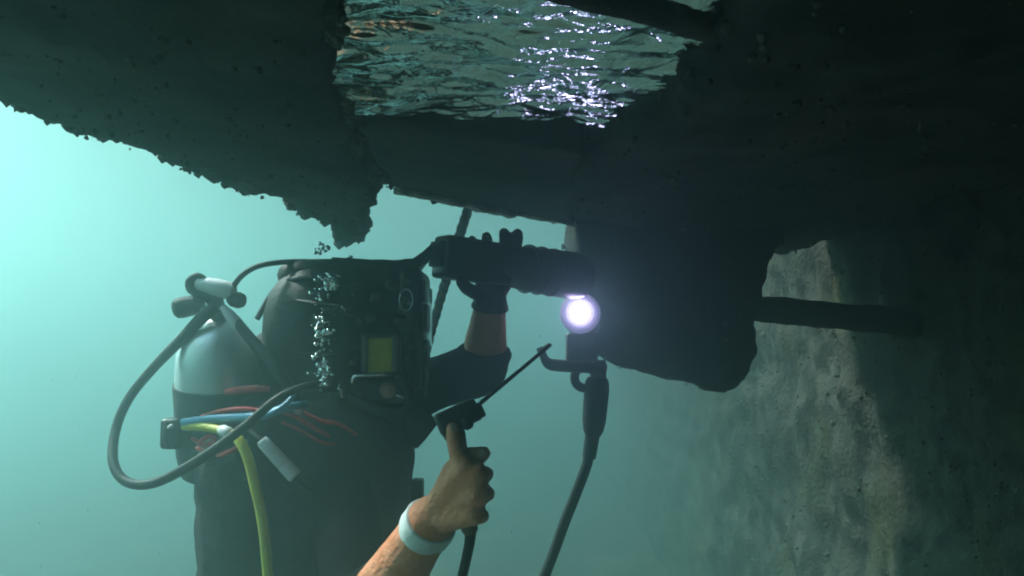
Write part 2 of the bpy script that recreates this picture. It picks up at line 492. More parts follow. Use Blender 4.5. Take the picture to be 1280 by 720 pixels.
# cross beam between the floats with an edging board coloured pale as if lit
beam_poly = [(-0.245, 1.21), (0.13, 1.456), (0.18, 2.34), (-0.28, 1.79)]
bm = bmesh.new(); prism(bm, beam_poly, 0.348, 0.80)
me = remeshed('cross_beam', bm, 0.016, 1, rough(0.008, 7.0, 0.006, 26.0))
bmo = link('cross_beam', me, M['timber'])
tag(bmo, 'wide dark beam joining the two pontoons above the raised hand', 'beam')
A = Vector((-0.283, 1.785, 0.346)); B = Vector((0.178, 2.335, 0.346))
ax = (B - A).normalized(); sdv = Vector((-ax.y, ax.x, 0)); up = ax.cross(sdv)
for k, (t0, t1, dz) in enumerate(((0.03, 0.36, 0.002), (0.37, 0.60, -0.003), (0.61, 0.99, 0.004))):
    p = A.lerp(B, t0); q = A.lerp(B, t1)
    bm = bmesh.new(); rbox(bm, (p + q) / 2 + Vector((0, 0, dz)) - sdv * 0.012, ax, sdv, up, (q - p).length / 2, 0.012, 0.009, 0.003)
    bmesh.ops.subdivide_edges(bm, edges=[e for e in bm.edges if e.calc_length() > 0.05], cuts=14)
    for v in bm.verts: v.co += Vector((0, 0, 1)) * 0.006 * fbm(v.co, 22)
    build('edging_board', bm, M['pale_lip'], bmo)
growth_on('growth', me, M['growth'], bmo, 420, lambda c, n: c.z < 0.36 and n.z > -0.7 and c.y > 1.6, 0.003, 0.011, seed=12)

# plate closing the top of the gap
bm = bmesh.new(); prism(bm, [(-0.40, 0.40), (0.40, 0.40), (0.30, 1.60), (-0.40, 1.60)], 0.56, 0.60)
tag(build('deck_plate', bm, M['timber'], smooth=False), 'dark plate roofing the rippled gap between the pontoons', 'plate')

# narrow joist crossing the open gap
bm = bmesh.new(); prism(bm, [(0.01, 0.835), (0.28, 1.00), (0.29, 0.965), (0.015, 0.795)], 0.372, 0.43)
me = remeshed('joist', bm, 0.008, 1, rough(0.004, 8.0, 0.003, 26.0))
tag(link('joist', me, M['timber']), 'narrow dark joist crossing the rippled water gap near the top', 'joist')

# hanging block in front of the quay wall
blk = [(712, 190), (720, 300), (722, 420), (760, 452), (800, 460), (852, 474), (890, 489), (918, 484), (936, 462), (944, 440), (944, 398), (956, 372), (962, 330), (978, 300), (1020, 180)]
bm = bmesh.new()
D0, D1 = 2.33, 2.80
fa = [bm.verts.new(U(x, y, D0)) for x, y in blk]
fb = [bm.verts.new(U(640 + (x - 640) * D0 / D1 * 1.02, 360 + (y - 360) * D0 / D1, D1)) for x, y in blk]
bm.faces.new(fa); bm.faces.new(fb[::-1])
for i in range(len(blk)): bm.faces.new((fa[i], fb[i], fb[(i + 1) % len(blk)], fa[(i + 1) % len(blk)]))
bmesh.ops.triangulate(bm, faces=bm.faces[:])
me = remeshed('fender_block', bm, 0.018, 2, rough(0.016, 5.0, 0.010, 17.0, 2))
fo = link('fender_block', me, M['concrete'])
tag(fo, 'big black fender block hanging down behind the lit lamp', 'fender block')
growth_on('growth', me, M['growth'], fo, 500, lambda c, n: n.z < 0.2, 0.003, 0.010, seed=15)

# strut from the block to the wall
o = hose('strut', [(U(905, 383, 2.50), PX(15, 2.45)), (U(985, 389, 2.45), PX(16, 2.45)), (U(1060, 396, 2.42), PX(16.5, 2.42)), (U(1150, 404, 2.38), PX(17, 2.4))], M['timber'], seg=14, n=14)
for v in o.data.vertices: v.co += Vector((0.3, 0, 1)) * 0.006 * fbm(v.co, 14)
tag(o, 'thick dark strut running from the fender block to the quay wall', 'strut')

# rope hanging from the beam behind the raised arm
bm = bmesh.new()
for ph in (0, 2.09, 4.19):
    pts = []
    for k in range(110):
        t = k / 109
        c = U(586 - 82 * t - 4 * math.sin(t * 3), 258 + 300 * t, 2.12 + 0.04 * t)
        a = ph + t * 60
        pts.append((c.x + 0.006 * math.cos(a), c.y + 0.006 * math.sin(a), c.z, 0.008 + 0.001 * math.sin(t * 9)))
    tube(bm, pts, 7, 1)
tag(build('hanging_rope', bm, M['rope']), 'old grey rope hanging from the beam behind the raised arm', 'rope')

# ------------------------------------------------------------------ diver
pelvis = U(388, 800, 1.86); chest = U(392, 585, 1.82); neck = U(418, 505, 1.80)
headc = U(432, 415, 1.77)
rsh = U(418, 565, 1.68); lsh = U(468, 512, 1.93)
relb = U(452, 785, 1.36); rwr = U(541, 648, 1.185)
lelb = U(604, 458, 1.88); lwr = U(613, 378, 1.84)


def body_shape(bm, e):
    """e = extra thickness"""
    def P(p, q, a, b, c1=True): capsule(bm, p, q, a + e, b + e, True, c1)
    P(pelvis + Vector((-0.03, -0.07, 0)), chest + Vector((-0.02, -0.09, 0)), 0.115, 0.125)
    P(pelvis + Vector((-0.03, 0.07, 0)), chest + Vector((-0.02, 0.09, 0)), 0.115, 0.125)
    P(pelvis + Vector((0.03, 0, 0)), chest + Vector((0.05, 0, 0)), 0.12, 0.14)
    P(chest, neck, 0.13, 0.07)
    P(rsh, chest + Vector((0, 0, 0.02)), 0.075, 0.10); P(lsh, chest + Vector((0, 0, 0.02)), 0.075, 0.10)
    for s in (-1, 1):
        hip = pelvis + Vector((0, 0.10 * s, -0.05)); knee = hip + Vector((0.06 + 0.05 * s, 0.03 * s, -0.43)); ank = Vector((knee.x - 0.16, knee.y, FLOOR + 0.13))
        P(hip, knee, 0.088, 0.06); P(knee, ank, 0.06, 0.045)
        capsule(bm, ank + Vector((-0.04, 0, -0.06)), ank + Vector((0.15, 0, -0.075)), 0.042 + e, 0.032 + e)
        capsule(bm, ank, ank + Vector((-0.02, 0, -0.06)), 0.045 + e, 0.042 + e)


# right hand (near): closed round the grip, index finger up along it
RF = [
    [(583, 586, 1.108, .0135), (573, 567, 1.118, .0130), (569, 552, 1.126, .0122), (567, 536, 1.132, .0108)],
    [(597, 594, 1.100, .0118), (608, 592, 1.128, .0108), (606, 595, 1.160, .0100), (588, 597, 1.176, .0090)],
    [(599, 617, 1.103, .0114), (610, 617, 1.132, .0105), (606, 620, 1.163, .0097), (588, 621, 1.178, .0088)],
    [(593, 641, 1.112, .0106), (604, 645, 1.138, .0097), (599, 648, 1.163, .0088), (586, 647, 1.176, .0080)],
]
RT = [(554, 622, 1.155, .020), (567, 588, 1.140, .0165), (588, 570, 1.130, .0128), (604, 567, 1.126, .0108)]
LF = [
    [(640, 342, 1.865, .0115), (645, 312, 1.868, .0105), (647, 298, 1.854, .0112), (647, 292, 1.846, .0105)],
    [(627, 340, 1.868, .0115), (630, 310, 1.870, .0108), (631, 297, 1.854, .0112), (630, 291, 1.846, .0105)],
    [(612, 342, 1.868, .0115), (610, 314, 1.868, .0108), (609, 300, 1.850, .0108), (608, 296, 1.840, .0102)],
    [(600, 346, 1.862, .0105), (595, 318, 1.862, .0098), (591, 304, 1.846, .0098), (590, 300, 1.838, .0092)],
]
LT = [(606, 368, 1.835, .018), (594, 366, 1.80, .0145), (583, 360, 1.775, .0128), (577, 352, 1.765, .0115)]


def hand(bm, wrist, fingers, thumb, wr, palm_r, e=0.0):
    for f in fingers:
        pts = [(U(*q[:3]), q[3] + e) for q in f]
        chain(bm, pts)
        capsule(bm, wrist, pts[0][0], wr * 0.62 + e, palm_r + e)
    ks = [U(*f[0][:3]) for f in fingers]
    for a, b in zip(ks, ks[1:]):
        capsule(bm, wrist.lerp(a, 0.55), wrist.lerp(b, 0.55), palm_r * 1.12 + e, palm_r * 1.12 + e)
    tp = [(U(*q[:3]), q[3] + e) for q in thumb]
    chain(bm, tp)
    capsule(bm, wrist, tp[0][0], wr * 0.7 + e, tp[0][1])
    capsule(bm, tp[0][0], wrist.lerp(ks[0], 0.6), tp[0][1], palm_r + e)


def forearm(bm, el, wr, r0, r1, r2, w2=1.0):
    mid = el.lerp(wr, 0.35)
    capsule(bm, el, mid, r0, r1); capsule(bm, mid, el.lerp(wr, 0.8), r1, r2 * 1.1); capsule(bm, el.lerp(wr, 0.8), wr, r2 * 1.1, r2)


bm = bmesh.new()
body_shape(bm, -0.012)
capsule(bm, neck, headc, 0.055, 0.06)
ball(bm, headc + Vector((-0.01, 0, 0.03)), (0.092, 0.074, 0.105), 3)                 # cranium
ball(bm, headc + Vector((0.035, 0, -0.035)), (0.055, 0.055, 0.075), 3)               # jaw
capsule(bm, headc + Vector((0.082, 0, 0.035)), headc + Vector((0.105, 0, -0.005)), 0.010, 0.015)   # nose
capsule(bm, headc + Vector((0.078, -0.02, -0.045)), headc + Vector((0.078, 0.02, -0.045)), 0.010, 0.010)  # lips
for s in (-1, 1):
    capsule(bm, headc + Vector((0.072, 0.032 * s, 0.042)), headc + Vector((0.074, 0.030 * s, 0.030)), 0.013, 0.013)
    capsule(bm, headc + Vector((-0.012, 0.074 * s, 0.03)), headc + Vector((-0.006, 0.076 * s, -0.01)), 0.012, 0.009)  # ears
capsule(bm, rsh, relb, 0.048, 0.042); capsule(bm, lsh, lelb, 0.052, 0.046)
forearm(bm, relb, rwr, 0.048, 0.053, 0.036)
forearm(bm, lelb, lwr, 0.046, 0.050, 0.036)
hand(bm, rwr, RF, RT, 0.038, 0.0175)
hand(bm, lwr, LF, LT, 0.030, 0.0125, -0.003)
me = remeshed('person', bm, 0.0038, 2, lambda p, n: 0.0007 * fbm(p, 55, 2))
person = link('person', me, M['skin'])
tag(person, 'diver in a black suit and helmet, bare right hand gripping a rod holder', 'person')

# suit: torso, legs and sleeves pushed up to the elbows
bm = bmesh.new()
body_shape(bm, 0.012)
capsule(bm, neck, neck.lerp(headc, 0.45), 0.085, 0.075)
capsule(bm, rsh, relb, 0.066, 0.060); capsule(bm, relb, relb.lerp(rwr, 0.34), 0.060, 0.062, True, False)
capsule(bm, lsh, lelb, 0.070, 0.062); capsule(bm, lelb, lelb.lerp(lwr, 0.30), 0.062, 0.061, True, False)
def wrinkle(p, n):
    return 0.007 * noise.noise(Vector((p.x * 9, p.y * 9, p.z * 22))) + 0.004 * fbm(p, 16, 3)
me = remeshed('wetsuit', bm, 0.009, 3, wrinkle)
link('wetsuit', me, M['suit'], person)

# bulky harness vest over the torso
bm = bmesh.new()
vt = U(392, 545, 1.80); vb = U(390, 790, 1.84)
for dx, dy in ((-0.072, -0.08), (0.062, -0.09), (-0.072, 0.08), (0.062, 0.09), (0.0, -0.05)):
    capsule(bm, vt + Vector((dx * 1.02, dy, -0.03)), vb + Vector((dx, dy, 0)), 0.150, 0.148)
capsule(bm, U(345, 455, 1.80), vt, 0.075, 0.13)
me = remeshed('harness_vest', bm, 0.010, 6, lambda p, n: 0.008 * noise.noise(Vector((p.x * 7, p.y * 7, p.z * 13))) + 0.006 * fbm(p, 12, 3))
vest = link('harness_vest', me, M['vest'], person)

# glove on the raised hand
bm = bmesh.new()
hand(bm, lwr, LF, LT, 0.036, 0.0135, 0.002)
capsule(bm, lwr.lerp(lelb, 0.10), lwr, 0.046, 0.040, False, True)
me = remeshed('glove', bm, 0.0042, 3)
link('glove', me, M['glove'], person)

# white band round the right wrist
wd = (rwr - relb).normalized()
bm = bmesh.new()
c = rwr - wd * 0.018
lathe(bm, c - wd * 0.017, c + wd * 0.017, [(0, 0.034), (0.0, 0.0400), (0.002, 0.0408), (0.017, 0.0404), (0.028, 0.0396), (0.030, 0.0388), (0.030, 0.033)], 36)
for v in bm.verts: v.co += (v.co - c).normalized() * 0.002 * fbm(v.co, 30)
wb = build('wristband', bm, M['band'], person)
wb['label'] = 'white band round the bare right wrist'

# finger nails of the near hand (thumb and index)
for f, k in ((RT, 1), (RF[0], 0)):
    a = U(*f[-2][:3]); b = U(*f[-1][:3]); dd = (b - a).normalized()
    nrm = (Vector((0, -1, 0.35)) - dd * Vector((0, -1, 0.35)).dot(dd)).normalized()
    bm = bmesh.new(); rbox(bm, b + nrm * (f[-1][3] * 0.80), dd, dd.cross(nrm), nrm, 0.0055, 0.0048, 0.0016, 0.0014)
    build('nail', bm, M['pink'], person)

# ------------------------------------------------------------------ helmet
H = empty('diving_helmet', U(432, 505, 1.77))
tag(H, 'black diving helmet with yellow side panel and raised visor', 'helmet')
X = Vector((1, 0, 0)); Y = Vector((0, 1, 0)); Z = Vector((0, 0, 1))
hc = U(430, 415, 1.77)
bm = bmesh.new()
for v in ball(bm, Vector((0, 0, 0)), 1.0, 4):
    p = v.co
    ex = 0.80
    q = Vector([math.copysign(abs(c) ** ex, c) for c in p])
    if q.x > 0: q.x *= 0.86
    if q.z < 0: q.z *= 0.96
    v.co = hc + Vector((q.x * 0.170, q.y * 0.145, q.z * 0.158))
sh = build('shell', bm, M['shell'], H)
# crest / hood lip over the top at the back
bm = bmesh.new()
for v in ball(bm, Vector((0, 0, 0)), 1.0, 3):
    p = v.co; q = Vector([math.copysign(abs(c) ** 0.75, c) for c in p])
    v.co = U(405, 345, 1.765) + Vector((q.x * 0.098, q.y * 0.075, q.z * 0.036)) 
build('crest', bm, M['shell'], H)
# moulded seam
pts = [(U(332, 400, 1.76) + Vector((0, -0.06, 0)), 0.006), (U(345, 362, 1.72), 0.007), (U(375, 348, 1.665), 0.007), (U(420, 352, 1.635), 0.006), (U(470, 356, 1.64), 0.005)]
hose('seam', pts, M['rubber'], H)
# neck dam
lathe_o('neck_ring', U(425, 518, 1.78), U(428, 478, 1.775), [(0, 0.100), (0.0, 0.142), (0.018, 0.150), (0.040, 0.150), (0.052, 0.142), (0.07, 0.13), (0.07, 0.10)], M['rubber'], H, 40)
# face port with frame, facing right
fp = U(512, 412, 1.77)
bm = bmesh.new()
rbox(bm, fp + Vector((0.012, 0, 0)), X, Y, Z, 0.024, 0.100, 0.130, 0.022, 4)
pf = sharp(build('port_frame', bm, M['plastic'], H), 40)
rbox_o('face_port', fp + Vector((0.037, 0, 0.03)), X, Y, Z, 0.004, 0.085, 0.065, M['glass'], H, 0.003)
for k in range(6):
    yy = -0.128; zz = 0.11 - k * 0.045
    lathe_o('frame_bolt', fp + Vector((0.008, -0.096, zz * 0.9)), fp + Vector((0.008, -0.112, zz * 0.9)), [(0, 0.007), (0.009, 0.007), (0.011, 0.005)], M['steel'], pf, 10)
# ragged outer hinge block at the right edge
for (x, y, hw, hh) in ((526, 365, 8, 14), (531, 398, 5, 18), (529, 440, 7, 16), (524, 480, 9, 18)):
    rbox_o('clamp', U(x, y, 1.735), X, Y, Z, PX(hw, 1.73), 0.035, PX(hh, 1.73), M['plastic'], H, 0.006, 3)
# oval side lens and its rim
oc = U(508, 375, 1.642)
slens = lathe_o('side_lens', oc + Vector((0, 0.02, 0)), oc + Vector((0, -0.02, 0)), [(0, 0.012), (0.012, 0.0145), (0.020, 0.0135), (0.024, 0.004)], M['glass'], H, 20, sx=0.75, sy=1.35)
bm = bmesh.new()
tube(bm, [(*(oc + Vector((math.cos(a) * 0.0135, -0.004, math.sin(a) * 0.022))), 0.0022) for a in [k / 18 * 2 * math.pi for k in range(19)]], 6, 2)
build('lens_rim', bm, M['chrome'], slens)
# yellow panel with metal side rails
yc = U(476, 444, 1.618)
rbox_o('side_panel', yc, X, Y, Z, PX(16, 1.615), 0.012, PX(22, 1.615), M['yellow_dull'], H, 0.004, 3)
span = sc.objects['side_panel']; span['label'] = 'dull yellow panel on the side of the helmet'
for x in (457, 494):
    rbox_o('panel_rail', U(x, 442, 1.613), X, Y, Z, PX(3.0, 1.61), 0.014, PX(22, 1.61), M['steel'], span, 0.002)
rbox_o('panel_block', U(476, 442, 1.645), X, Y, Z, PX(25, 1.65), 0.02, PX(28, 1.65), M['plastic'], H, 0.012, 4)
# bent metal tube under it
hose('bent_tube', [(U(440, 478, 1.60), 0.0042), (U(444, 471, 1.598), 0.0045), (U(460, 469, 1.596), 0.0045), (U(480, 468, 1.598), 0.0045), (U(493, 466, 1.61), 0.004)], M['chrome'], H)
# oral-nasal valve knob
kc = U(486, 489, 1.63)
lathe_o('valve_knob', kc + Vector((-0.012, 0.03, 0.008)), kc + Vector((0.006, -0.02, -0.004)), [(0, 0.012), (0.012, 0.016), (0.03, 0.0165), (0.040, 0.014), (0.044, 0.006)], M['pink'], H, 20)['label'] = 'pale pink valve knob low on the helmet'
rbox_o('regulator', U(474, 488, 1.665), X, Y, Z, 0.060, 0.03, 0.026, M['plastic'], H, 0.012, 3)
hose('bent_tube', [(U(496, 494, 1.62), 0.003), (U(503, 496, 1.618), 0.0035), (U(510, 495, 1.63), 0.003)], M['chrome'], H)
# straps, latches and small clutter over the shell
for pts in ([(332, 430, 1.70), (370, 440, 1.645), (410, 444, 1.618), (450, 440, 1.615)], [(350, 370, 1.69), (390, 378, 1.635), (430, 384, 1.615), (480, 392, 1.625), (505, 396, 1.65)], [(425, 350, 1.655), (432, 390, 1.618), (436, 430, 1.612), (434, 475, 1.62), (428, 500, 1.635)]):
    hose('strap', [(U(*p), 0.011) for p in pts], M['rubber'], H, flat=0.35)
rn = random.Random(4)
for (x, y) in ((436, 392), (452, 402), (498, 402), (444, 366), (470, 372), (488, 356), (515, 430), (440, 452), (452, 490), (505, 470), (462, 398)):
    c = U(x, y, 1.622 if x < 495 else 1.645); a = Vector((rn.uniform(-.4, .4), -1, rn.uniform(-.3, .3))).normalized(); r = rn.uniform(0.006, 0.012)
    lathe_o('stud', c + a * -0.02, c + a * 0.012, [(0, r), (0.022, r), (0.026, r * 0.7), (0.030, r * 0.65), (0.032, r * 0.3)], M['steel'] if rn.random() < .5 else M['plastic'], H, 12)
hose('side_hose', [(U(498, 470, 1.64), 0.009), (U(512, 492, 1.62), 0.010), (U(508, 512, 1.62), 0.010), (U(486, 516, 1.62), 0.010), (U(456, 506, 1.625), 0.010), (U(436, 494, 1.64), 0.009)], M['rubber'], H)
# chrome fittings down the near side
for (x, y, r, l, dx, dz) in ((412, 352, 0.0085, 0.026, .5, .9), (399, 408, 0.0075, 0.024, 0.2, 1), (403, 462, 0.0085, 0.024, .6, .8), (405, 478, 0.005, 0.026, 1, 0.25), (426, 488, 0.004, 0.03, -.2, 1)):
    c = U(x, y, 1.615 if y > 380 else 1.66); a = Vector((dx, -0.25, dz)).normalized()
    ft = lathe_o('fitting', c - a * l / 2, c + a * l / 2, [(0, r * 0.6), (l * 0.12, r * 0.75), (l * 0.3, r * 0.7), (l * 0.34, r), (l * 0.62, r), (l * 0.66, r * 0.7), (l * 0.94, r * 0.6), (l, r * 0.3)], M['chrome'], H, 12)
    rbox_o('fitting_seat', c + Vector((0, 0.022, 0)), X, Y, Z, r * 1.6, 0.018, r * 2.0, M['plastic'], ft, 0.004)
# raised visor: tapering brim rising to the right
prof = [(418, 324), (470, 327), (500, 330), (518, 325), (530, 316), (542, 304), (545, 312), (539, 322), (530, 331), (516, 348), (490, 356), (450, 352), (418, 345)]
bm = bmesh.new()
fr_, bk_ = [], []
for x, y in prof:
    hw = 0.048 if x < 500 else 0.048 - (x - 500) / 45 * 0.030
    c = U(x, y, 1.75)
    fr_.append(bm.verts.new(c + Vector((0, -hw, 0)))); bk_.append(bm.verts.new(c + Vector((0, hw, 0))))
bm.faces.new(fr_); bm.faces.new(bk_[::-1])
for i in range(len(prof)): bm.faces.new((fr_[i], bk_[i], bk_[(i + 1) % len(prof)], fr_[(i + 1) % len(prof)]))
bmesh.ops.triangulate(bm, faces=[f for f in bm.faces if len(f.verts) > 4])
bmesh.ops.bevel(bm, geom=[e for e in bm.edges if e.calc_face_angle(0) > 0.6], offset=0.004, segments=2, affect='EDGES')
sharp(build('visor', bm, M['plastic'], H), 35)['label'] = 'black visor tilted up at the front of the helmet'

# ------------------------------------------------------------------ gas cylinder on the back
G = empty('gas_cylinder', U(268, 600, 1.74))
tag(G, 'silver gas cylinder with dark lower half on the diver\'s back', 'gas cylinder')
tt = U(272, 398, 1.72); tb = U(277, 600, 1.78)
L = (tb - tt).length; r = PX(53, 1.72)
lathe_o('tank', tt, tb, [(0, 0.018), (0.004, 0.024), (0.010, 0.032), (0.018, 0.047), (0.032, 0.063), (0.052, 0.076), (0.080, 0.086), (0.12, 0.0895), (0.15, 0.090), (L - 0.06, 0.090), (L - 0.03, 0.083), (L - 0.01, 0.06), (L, 0.02)], M['tank'], G, 44)
lathe_o('boot', tt + (tb - tt).normalized() * 0.142, tb, [(0, 0.089), (0, 0.0935), (0.006, 0.0945), (0.05, 0.093), (L - 0.21, 0.092), (L - 0.165, 0.084), (L - 0.142, 0.05)], M['boot'], G, 44)['label'] = 'dark sleeve round the lower half of the cylinder'
# valve body
vb0 = U(274, 400, 1.715)
lathe_o('valve', vb0, U(266, 362, 1.71), [(0, 0.016), (0.012, 0.018), (0.03, 0.017), (0.05, 0.019), (0.064, 0.015)], M['steel'], G, 18)
lathe_o('valve_knob', U(256, 379, 1.70), U(219, 386, 1.69), [(0, 0.010), (0.010, 0.012), (0.016, 0.021), (0.045, 0.0225), (0.058, 0.021), (0.064, 0.014)], M['rubber'], G, 20)
lathe_o('valve_knob', U(286, 374, 1.70), U(306, 376, 1.69), [(0, 0.009), (0.008, 0.015), (0.024, 0.0175), (0.034, 0.014)], M['rubber'], G, 18)
lathe_o('regulator_stage', U(246, 353, 1.705), U(297, 366, 1.695), [(0, 0.010), (0.006, 0.015), (0.03, 0.017), (0.045, 0.019), (0.07, 0.019), (0.084, 0.015), (0.088, 0.008)], M['white_metal'], G, 22)
hose('yoke_hook', [(U(258, 351, 1.70), 0.007), (U(247, 346, 1.70), 0.009), (U(238, 352, 1.70), 0.010), (U(239, 362, 1.70), 0.009), (U(250, 368, 1.705), 0.009), (U(266, 374, 1.705), 0.014)], M['rubber'], G)
lathe_o('outlet_fitting', U(278, 383, 1.69), U(298, 407, 1.685), [(0, 0.007), (0.010, 0.0085), (0.018, 0.011), (0.042, 0.0135), (0.054, 0.0125), (0.058, 0.008)], M['white_metal'], G, 16)
# cam bracket low on the cylinder
bm = bmesh.new(); rbox(bm, U(219, 541, 1.70), X, Y, Z, PX(13, 1.7), 0.03, PX(19, 1.7), 0.012, 3)
cbk = sharp(build('cam_buckle', bm, M['plastic'], G), 40)
hose('cam_band', [(U(208, 528, 1.67), 0.004), (U(206, 545, 1.665), 0.005), (U(210, 560, 1.67), 0.004)], M['steel'], G)
lathe_o('buckle_pin', U(210, 535, 1.655), U(217, 531, 1.65), [(0, 0.003), (0.004, 0.004), (0.012, 0.004), (0.014, 0.002)], M['white_metal'], cbk, 10)

# ------------------------------------------------------------------ hoses and lines on the diver
o = hose('air_hose', [(U(268, 384, 1.69), 0.012), (U(252, 398, 1.68), 0.0135), (U(226, 425, 1.675), 0.0115), (U(190, 462, 1.67), 0.010), (U(160, 500, 1.66), 0.0095), (U(144, 540, 1.63), 0.0095), (U(142, 580, 1.58), 0.0095), (U(160, 603, 1.55), 0.0095), (U(195, 603, 1.53), 0.0095), (U(245, 577, 1.51), 0.0095), (U(300, 538, 1.51), 0.009), (U(345, 500, 1.53), 0.0085), (U(378, 484, 1.57), 0.0075), (U(408, 480, 1.62), 0.007)], M['rubber'], seg=14, n=12)
tag(o, 'long black hose looping out left of the cylinder and back', 'hose')
tag(hose('air_hose', [(U(290, 360, 1.695), 0.006), (U(303, 344, 1.69), 0.0058), (U(322, 333, 1.69), 0.0058), (U(350, 328, 1.70), 0.0058), (U(385, 327, 1.74), 0.0058)], M['rubber'], n=10), 'thin black hose arching from the cylinder valve to the helmet top', 'hose')
tag(hose('air_hose', [(U(296, 402, 1.685), 0.010), (U(312, 422, 1.665), 0.0115), (U(332, 446, 1.64), 0.0125), (U(352, 470, 1.62), 0.0125), (U(372, 500, 1.63), 0.012)], M['rubber'], n=10), 'short thick black hose slanting from the white fitting down the shoulder', 'hose')
tag(hose('blue_hose', [(U(228, 528, 1.63), 0.0075), (U(262, 524, 1.615), 0.0085), (U(300, 521, 1.59), 0.0085), (U(330, 519, 1.565), 0.0085), (U(356, 510, 1.56), 0.008), (U(382, 505, 1.60), 0.007)], M['blue'], n=10), 'pale blue hose crossing the diver below the cylinder top', 'hose')
tag(hose('blue_hose', [(U(330, 520, 1.56), 0.006), (U(350, 511, 1.55), 0.0055), (U(364, 498, 1.56), 0.005), (U(368, 489, 1.58), 0.004)], M['blue'], n=10), 'short blue line branching up beside the black hose', 'hose')
tag(hose('yellow_hose', [(U(230, 533, 1.635), 0.0078), (U(256, 534, 1.61), 0.0085), (U(284, 540, 1.575), 0.0085), (U(297, 548, 1.555), 0.0100), (U(309, 570, 1.54), 0.0100), (U(318, 605, 1.53), 0.0100), (U(327, 645, 1.53), 0.0102), (U(333, 695, 1.53), 0.0104), (U(338, 780, 1.55), 0.0104), (U(334, 900, 1.60), 0.0104)], M['yellow'], n=12, seg=14), 'bright yellow hose hanging down over the diver\'s hip', 'hose')
yh = [o for o in sc.objects if o.name == 'yellow_hose'][0]
lathe_o('ferrule', U(276, 537, 1.577), U(290, 543, 1.562), [(0, 0.009), (0.004, 0.0115), (0.02, 0.0118), (0.026, 0.0105), (0.028, 0.009)], M['white_metal'], yh, 14)
red_paths = [
    ('thick red strap end beside the silver cylinder', [(U(283, 490, 1.625), 0.006), (U(296, 488, 1.615), 0.0072), (U(318, 486, 1.61), 0.0072), (U(337, 487, 1.615), 0.006)], 1),
    ('red cord arched just above the pale blue hose', [(U(252, 521, 1.635), 0.004), (U(275, 514, 1.61), 0.0045), (U(305, 511, 1.585), 0.0045), (U(330, 514, 1.57), 0.004)], 1),
    ('red cord looping under the black hose by the yellow one', [(U(246, 560, 1.63), 0.004), (U(268, 570, 1.60), 0.005), (U(290, 563, 1.57), 0.005), (U(306, 552, 1.56), 0.004)], 1),
    ('upper red cord slanting across the dark vest', [(U(350, 514, 1.565), 0.004), (U(372, 522, 1.56), 0.0045), (U(395, 536, 1.56), 0.0045), (U(412, 545, 1.575), 0.003)], 1),
    ('lower dull red cord slanting across the dark vest', [(U(352, 528, 1.56), 0.003), (U(376, 538, 1.555), 0.003), (U(400, 552, 1.56), 0.003), (U(418, 556, 1.575), 0.0025)], 1),
]
red_paths += [
    ('red cord knotted low beside the black tank buckle', [(U(240, 548, 1.63), 0.004), (U(256, 556, 1.615), 0.0045), (U(270, 552, 1.60), 0.0045), (U(262, 545, 1.605), 0.004), (U(250, 552, 1.61), 0.004)], 1),
    ('dark red cord running towards the middle of the vest', [(U(380, 516, 1.57), 0.0035), (U(402, 526, 1.565), 0.004), (U(424, 530, 1.575), 0.004), (U(446, 544, 1.60), 0.003)], 1)]
for lb, pts, _ in red_paths:
    tag(hose('red_cord', pts, M['red'], n=8), lb, 'cord', 'red cords on the diver')
# white in-line connector on a black cable
K = empty('connector_cable', U(347, 573, 1.55))
tag(K, 'black cable with a white in-line connector hanging across the vest', 'cable')
hose('cable', [(U(312, 538, 1.57), 0.006), (U(322, 547, 1.56), 0.008), (U(332, 557, 1.55), 0.008)], M['rubber'], K)
cdir = (U(370, 596, 1.545) - U(327, 549, 1.55)).normalized()
c0 = U(327, 550, 1.55); LL = (U(370, 596, 1.545) - c0).length
lathe_o('connector', c0, c0 + cdir, [(0, 0.010), (0.004, 0.0125), (LL * .25, 0.0135), (LL * .62, 0.0140), (LL * .63, 0.0128), (LL * .66, 0.0128), (LL * .67, 0.0145), (LL * .96, 0.0145), (LL, 0.011)], M['white_plastic'], K, 18)
hose('cable', [(U(368, 594, 1.545), 0.010), (U(378, 605, 1.545), 0.008), (U(392, 615, 1.55), 0.005), (U(415, 623, 1.56), 0.0045), (U(450, 625, 1.60), 0.0045), (U(475, 622, 1.64), 0.0045)], M['rubber'], K)
# strap flapping at the front of the vest
bm = bmesh.new()
tabp = [(508, 506), (530, 507), (546, 530), (532, 548), (520, 562), (512, 556), (506, 530)]
f0 = [bm.verts.new(U(x, y, 1.70 + 0.0012 * abs(x - 525))) for x, y in tabp]; f1 = [bm.verts.new(v.co + Vector((0.002, 0.014, 0))) for v in f0]
bm.faces.new(f0); bm.faces.new(f1[::-1])
for i in range(7): bm.faces.new((f0[i], f1[i], f1[(i + 1) % 7], f0[(i + 1) % 7]))
bmesh.ops.bevel(bm, geom=bm.edges[:], offset=0.003, segments=2, affect='EDGES')
o = build('chest_strap', bm, M['boot'], person)
rbox_o('buckle', U(522, 612, 1.69), X, Y, Z, 0.012, 0.02, 0.022, M['plastic'], person, 0.005)

